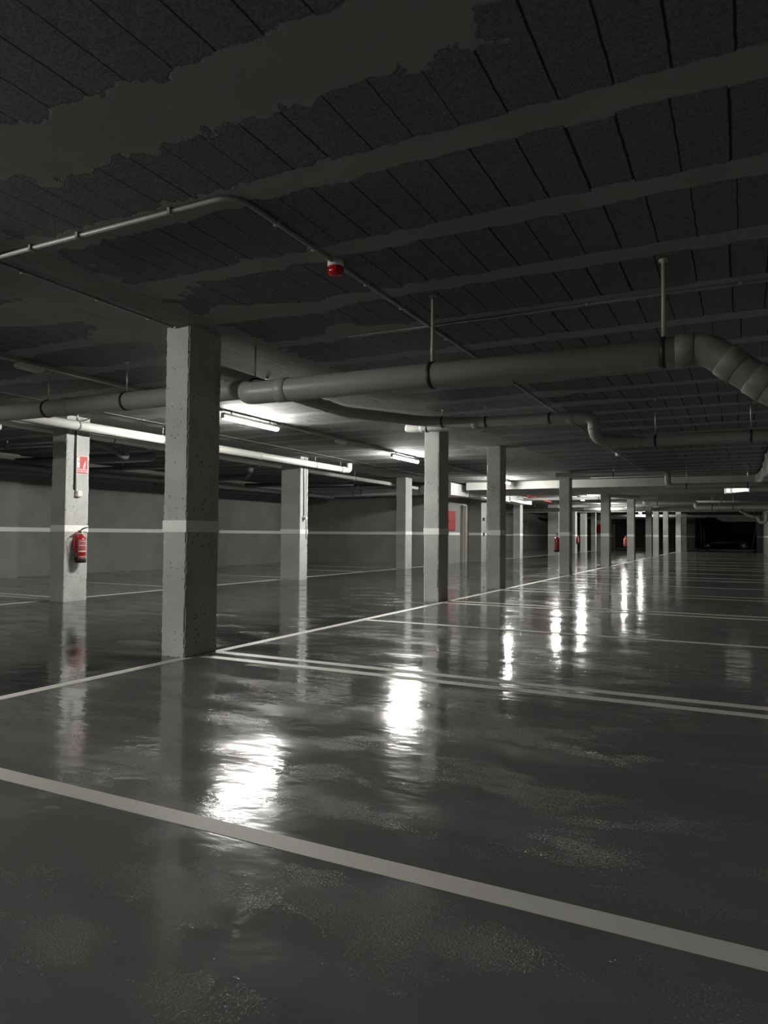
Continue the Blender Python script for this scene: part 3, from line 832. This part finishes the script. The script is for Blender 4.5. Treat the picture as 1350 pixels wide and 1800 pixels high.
def text_mesh(txt, size, mat, parent, loc, rot, name='lettering', ext=.0006, align='CENTER', xs=1.0):
    cu = bpy.data.curves.new('lettering_curve', 'FONT')
    cu.body = txt; cu.size = size; cu.extrude = ext; cu.align_x = align; cu.align_y = 'CENTER'; cu.offset = size * .012
    tmp = bpy.data.objects.new('lettering_tmp', cu); C.objects.link(tmp)
    bpy.context.view_layer.update()
    me = bpy.data.meshes.new_from_object(tmp.evaluated_get(bpy.context.evaluated_depsgraph_get()))
    bpy.data.objects.remove(tmp); bpy.data.curves.remove(cu)
    me.transform(Matrix.Scale(xs, 4, (1, 0, 0)))
    me.materials.clear(); me.materials.append(mat)
    o = bpy.data.objects.new(name, me); C.objects.link(o)
    o.parent = parent; o.location = loc; o.rotation_euler = rot
    return o
text_mesh('EXTINTOR', .05, M['sign_white'], sg, (.0056, 0, .038), (PI / 2, 0, PI / 2), xs=.78)

o = conduit('vertical conduit down the extinguisher column to the small box', [(FX + .013, 7.20, CEIL - .02), (FX + .013, 7.20, 1.60)], .011, (), M['conduit_w'], name='wall_conduit')
conduit('black cable running down beside the pale conduit on the extinguisher column', [(FX + .10, 7.34, 2.68), (FX + .02, 7.26, 2.64), (FX + .008, 7.175, 2.52), (FX + .008, 7.17, 1.62)], .007, (), M['black'], .08, name='wall_cable')
o = thing('switch_box', 'small grey switch box low on the extinguisher column', 'switch', (FX + .001, 7.24, 1.52))
obj('box_body', B(0, .05, -.045, .045, 0, .09, bev=.006), M['conduit_w'], o)
obj('cover', B(.05, .056, -.038, .038, .008, .082, bev=.002), M['housing'], o)

# extinguisher; its local +X looks away from the column
def make_ext(label, loc, rotz, group):
    o = thing('fire_extinguisher', label, 'fire extinguisher', loc, rotz, group)
    R = .077
    c = (R + .012, 0)
    T = Matrix.Translation((c[0], 0, 0))
    obj('cylinder', lathe(bmesh.new(), [(R - .012, .03), (R - .002, .034), (R, .045), (R, .335), (R - .004, .352), (R - .016, .372), (R - .036, .387), (.028, .394), (.024, .41)], 32, T), M['red'], o, True)
    obj('base_ring', lathe(bmesh.new(), [(R - .01, 0), (R + .002, .004), (R + .003, .06), (R, .066)], 32, T), M['black'], o, True)
    obj('collar', lathe(bmesh.new(), [(.026, .405), (.028, .42), (.022, .435), (.022, .455)], 20, T), M['brass'], o, True)
    bm = bmesh.new()
    box(bm, c[0] - .022, c[0] + .022, -.03, .02, .435, .47, bev=.004)
    obj('valve', bm, M['black'], o)
    bm = bmesh.new()
    sweep(bm, [(c[0], -.01, .465), (c[0], .03, .492), (c[0], .08, .508), (c[0], .125, .515)], [.008, .012, .011, .007], 8)
    obj('lever', bm, M['black'], o, True)
    bm = bmesh.new()
    sweep(bm, [(c[0], .01, .445), (c[0], .05, .452), (c[0], .11, .444)], [.008, .009, .006], 8)
    obj('carry_handle', bm, M['steel'], o, True)
    g = lathe(bmesh.new(), [(.017, 0), (.017, .012)], 16, Matrix.Translation((c[0] + .022, -.005, .452)) @ Matrix.Rotation(PI / 2, 4, 'Y'))
    obj('gauge', g, M['sign_white'], o, True)
    pts = rounded([(c[0], -.02, .448), (c[0], -.075, .445), (c[0], -.135, .36), (c[0], -.115, .23), (c[0], -.082, .16), (c[0], -.082, .13)], .09, 6)
    h = obj('hose', sweep(bmesh.new(), pts, .0095, 12), M['red'], o, True)
    obj('nozzle', sweep(bmesh.new(), [(c[0], -.082, .145), (c[0], -.082, .05)], [.012, .015], 12), M['black'], h, True)
    obj('wall_bracket', B(0, .03, -.02, .02, .33, .42), M['steel'], o)
    # printed label wrapped round the outward side
    def patch(a0, a1, z0, z1, rr, name, mat):
        bm = bmesh.new(); n = max(2, int(abs(a1 - a0) / .08)); prev = None
        for i in range(n + 1):
            a_ = a0 + (a1 - a0) * i / n
            p = [bm.verts.new((c[0] + rr * math.cos(a_), rr * math.sin(a_), z)) for z in (z0, z1)]
            if prev: bm.faces.new((prev[0], p[0], p[1], prev[1]))
            prev = p
        return bm
    bmw = bmesh.new()
    def addp(a0, a1, z0, z1, rr=None):
        n = max(2, int(abs(a1 - a0) / .08)); prev = None
        rr = rr or R + .0012
        for i in range(n + 1):
            a_ = a0 + (a1 - a0) * i / n
            p = [bmw.verts.new((c[0] + rr * math.cos(a_), rr * math.sin(a_), z)) for z in (z0, z1)]
            if prev: bmw.faces.new((prev[0], p[0], p[1], prev[1]))
            prev = p
    A0, A1 = -1.15, 1.15
    for (z0, z1) in ((.335, .338), (.185, .188), (.176, .179), (.075, .078)): addp(A0, A1, z0, z1)
    for (z0, z1) in ((.185, .338), (.075, .179)):
        addp(A0, A0 + .04, z0, z1); addp(A1 - .04, A1, z0, z1)
    rnd = random.Random(3)
    for z, hgt in ((.305, .016), (.283, .006), (.262, .006), (.24, .016), (.212, .008), (.088, .01)):
        a_ = A0 + .2
        while a_ < A1 - .25:
            l = rnd.uniform(.07, .2)
            addp(a_, a_ + l, z, z + hgt); a_ += l + rnd.uniform(.05, .09)
    addp(A0 + .1, A1 - .1, .158, .172)
    obj('printed_label', bmw, M['sign_white'], o)
    return o
e0 = make_ext('red fire extinguisher with curved hose on the pale column across the aisle', (FX + .002, 7.235, .56), 0, 'fire extinguishers')
for lab, loc, rz in (('red extinguisher with dark base peeking out left of the fourth column', (-4.302, 18.88, .58), PI),
                     ('tiny red extinguisher on the lit side of a far aisle column', (-8.848, 42.95, .57), 0),
                     ('small red extinguisher peeking out left of the sixth column', (-4.332, 31.45, .56), PI)):
    c = copy_tree(e0); c.location = loc; c.rotation_euler = (0, 0, rz); c['label'] = lab

# sounder and cables on the wide column
FXB = -8.60
o = thing('sounder', 'small pale sounder on the lit side of the wide column', 'sounder', (FXB + .001, 13.09, 1.36))
obj('base', lathe(bmesh.new(), [(.045, 0), (.045, .02), (.035, .03)], 20, Matrix.Rotation(PI / 2, 4, 'Y')), M['conduit'], o, True)
obj('horn', lathe(bmesh.new(), [(.02, .02), (.022, .05), (.04, .085), (.036, .086), (.012, .06)], 20, Matrix.Rotation(PI / 2, 4, 'Y')), M['conduit_w'], o, True)
conduit('pair conduit down the lit side of the wide column, dark one', [(FXB + .06, 13.02, 2.66), (FXB + .012, 13.07, 2.55), (FXB + .012, 13.09, 1.41)], .012, (), M['pipe_dark'], .05, name='wall_cable')
conduit('pale conduit along the front edge of the wide column', [(FXB + .012, 13.19, 2.68), (FXB + .012, 13.19, .9)], .009, (), M['conduit_w'], name='wall_conduit')

# red cabinet on the core wall, letter mark on the door
def cabinet(label, loc, w_, d_, h_, rotz):
    o = thing('hose_cabinet', label, 'fire hose cabinet', loc, rotz, None)
    obj('case', B(0, d_, -w_ / 2, w_ / 2, 0, h_, bev=.006), M['redm'], o)
    dd = obj('cabinet_door', B(d_, d_ + .012, -w_ / 2 + .012, w_ / 2 - .012, .012, h_ - .012, bev=.003), M['redm'], o)
    obj('handle', B(d_ + .012, d_ + .03, -w_ / 2 + .03, -w_ / 2 + .05, h_ * .42, h_ * .5), M['black'], dd)
    return o
cb = cabinet('red metal fire cabinet on the stair core wall right of the second column', (-9.298, 23.70, 1.17), .72, .03, .70, 0)
text_mesh('I', .16, M['black'], cb, (.044, .18, .34), (PI / 2, 0, PI / 2), 'door_mark', .0008)
cabinet('distant red hose cabinet on the pier left of the fifth column', (-9.87, 55.998, 1.26), .5, .12, .65, -PI / 2)
# padlock-like fixings beside the core door
for z, lab in ((1.62, 'upper dark door fixing on the stair core corner'), (1.05, 'lower dark door fixing on the stair core corner')):
    o = thing('call_point', lab, 'switch', (-8.798, 25.8, z))
    obj('box_body', B(0, .05, -.06, .06, -.06, .06, bev=.006), M['black'], o)
    obj('button', lathe(bmesh.new(), [(.02, .05), (.018, .06)], 14, Matrix.Rotation(PI / 2, 4, 'Y')), M['conduit'], o)
# pale riser beside the core corner
pipe_thing('riser_pipe', 'white vertical riser at the corner of the stair core', 'pipe', [(-8.75, 26.2, 0.0), (-8.75, 26.2, 2.2)], .04, M['pipe_white'])

# ------------------------------------------------------------------ far end: gate, posts, car
gt = thing('lattice_gate', 'dark lattice roller gate closing the far end behind the columns', 'gate', (-6.8, YN + .12, .09))
bm = bmesh.new()
x = -2.45
while x <= 2.46:
    box(bm, x - .012, x + .012, -.015, .015, 0, 2.5); x += .12
obj('vertical_bars', bm, M['pipe_dark'], gt)
bm = bmesh.new()
z = .04
while z < 2.5:
    box(bm, -2.45, 2.45, -.02, .02, z - .01, z + .01); z += .16
obj('horizontal_bars', bm, M['pipe_dark'], gt)
bm = bmesh.new()
box(bm, -2.53, -2.45, -.12, .0, -.08, 2.51); box(bm, 2.45, 2.51, -.12, .0, -.08, 2.51); box(bm, -2.45, 2.45, -.12, .0, 2.46, 2.51)
obj('gate_frame', bm, M['jamb'], gt)
for lab, x in (('left of two slim steel posts in the dark far opening', -2.83), ('right of two slim steel posts in the dark far opening', -2.62)):
    o = thing('steel_post', lab, 'post', (x, YN - .5, 0))
    obj('pole', sweep(bmesh.new(), [(0, 0, 0), (0, 0, 1.95)], .028, 10), M['conduit'], o, True)
    obj('foot_plate', B(-.08, .08, -.08, .08, 0, .015), M['steel'], o)
o = thing('leaning_pole', 'thin pole leaning by the right wall at the far opening', 'pole', (.62, YN - .6, 0))
obj('pole', sweep(bmesh.new(), [(0, 0, 0), (.3, 0, 2.0)], .022, 10), M['conduit'], o, True)
obj('foot', B(-.12, .12, -.1, .1, 0, .1, bev=.01), M['dark_wall'], o)

car = thing('car', 'black car barely visible in the dark opening at the far end', 'car', (-1.2, 64.0, 0))
# half section rows: (x, z_low, z_belt, z_top, half_width_belt, half_width_top)
st = [(-2.15, .42, .62, .64, .62, .55), (-2.05, .24, .70, .74, .80, .70), (-1.6, .20, .80, .84, .88, .74), (-.95, .20, .90, .95, .90, .70),
      (-.55, .20, .94, 1.14, .90, .66), (-.05, .20, .95, 1.40, .90, .60), (.5, .20, .96, 1.47, .90, .60), (1.1, .20, .98, 1.43, .90, .58),
      (1.6, .20, 1.0, 1.25, .89, .60), (1.95, .22, 1.0, 1.06, .86, .68), (2.2, .30, .95, .98, .78, .62), (2.28, .45, .80, .82, .66, .55)]
bm = bmesh.new(); rings = []
for (x, zl, zb, zt, hb, ht) in st:
    prof = [(-hb * .92, zl), (-hb, zl + .12), (-hb, (zl + zb) / 2), (-hb * .985, zb), (-ht, zt - .03), (-ht * .7, zt), (ht * .7, zt), (ht, zt - .03), (hb * .985, zb), (hb, (zl + zb) / 2), (hb, zl + .12), (hb * .92, zl)]
    rings.append([bm.verts.new((x, y, z)) for y, z in prof])
for i in range(len(rings) - 1):
    for k in range(12): bm.faces.new((rings[i][k], rings[i][(k + 1) % 12], rings[i + 1][(k + 1) % 12], rings[i + 1][k]))
bm.faces.new(rings[0]); bm.faces.new(rings[-1][::-1])
obj('body', bm, M['car'], car, True)
for s in (-1, 1):
    bm = bmesh.new()
    vs = [(-.5, .97), (-.02, 1.36), (.5, 1.42), (1.1, 1.38), (1.5, 1.18), (1.55, 1.02)]
    a = [bm.verts.new((x, s * (.905 - (z - .95) * .62), z)) for x, z in vs]
    b_ = [bm.verts.new((x, s * (.88 - (z - .95) * .62), z)) for x, z in vs]
    bm.faces.new(a); bm.faces.new(b_[::-1])
    for i in range(6): bm.faces.new((a[i], b_[i], b_[(i + 1) % 6], a[(i + 1) % 6]))
    obj('side_window', bm, M['glass'], car)
    obj('wing_mirror', B(-.5, -.36, min(s * .92, s * 1.05), max(s * .92, s * 1.05), .96, 1.08, bev=.02), M['car'], car)
    obj('headlight', B(-2.14, -1.98, min(s * .5, s * .76), max(s * .5, s * .76), .60, .70, bev=.02), M['glass'], car)
for sx in (-1.35, 1.3):
    for s in (-1, 1):
        T = Matrix.Translation((sx, s * .80, .34)) @ Matrix.Rotation(PI / 2, 4, 'X')
        wv = obj('wheel', lathe(bmesh.new(), [(.21, -.11), (.32, -.11), (.34, -.08), (.34, .08), (.32, .11), (.21, .11)], 28, T), M['black'], car, True)
        bm = bmesh.new()
        for k in range(5):
            q = bmesh.new(); box(q, -.022, .022, -.215, 0, -.012, .012)
            bmesh.ops.transform(q, matrix=Matrix.Translation((sx, s * .915, .34)) @ Matrix.Rotation(PI / 2, 4, 'X') @ Matrix.Rotation(2 * PI * k / 5, 4, 'Z'), verts=q.verts)
            me_ = bpy.data.meshes.new('t'); q.to_mesh(me_); q.free(); bm.from_mesh(me_); bpy.data.meshes.remove(me_)
        q = bmesh.new(); lathe(q, [(.05, -.014), (.05, .014)], 16, Matrix.Translation((sx, s * .915, .34)) @ Matrix.Rotation(PI / 2, 4, 'X'))
        me_ = bpy.data.meshes.new('t'); q.to_mesh(me_); q.free(); bm.from_mesh(me_); bpy.data.meshes.remove(me_)
        obj('rim', bm, M['alloy'], wv)
obj('windscreen', B(-.2, -.18, -.5, .5, 1.12, 1.3), M['glass'], car)
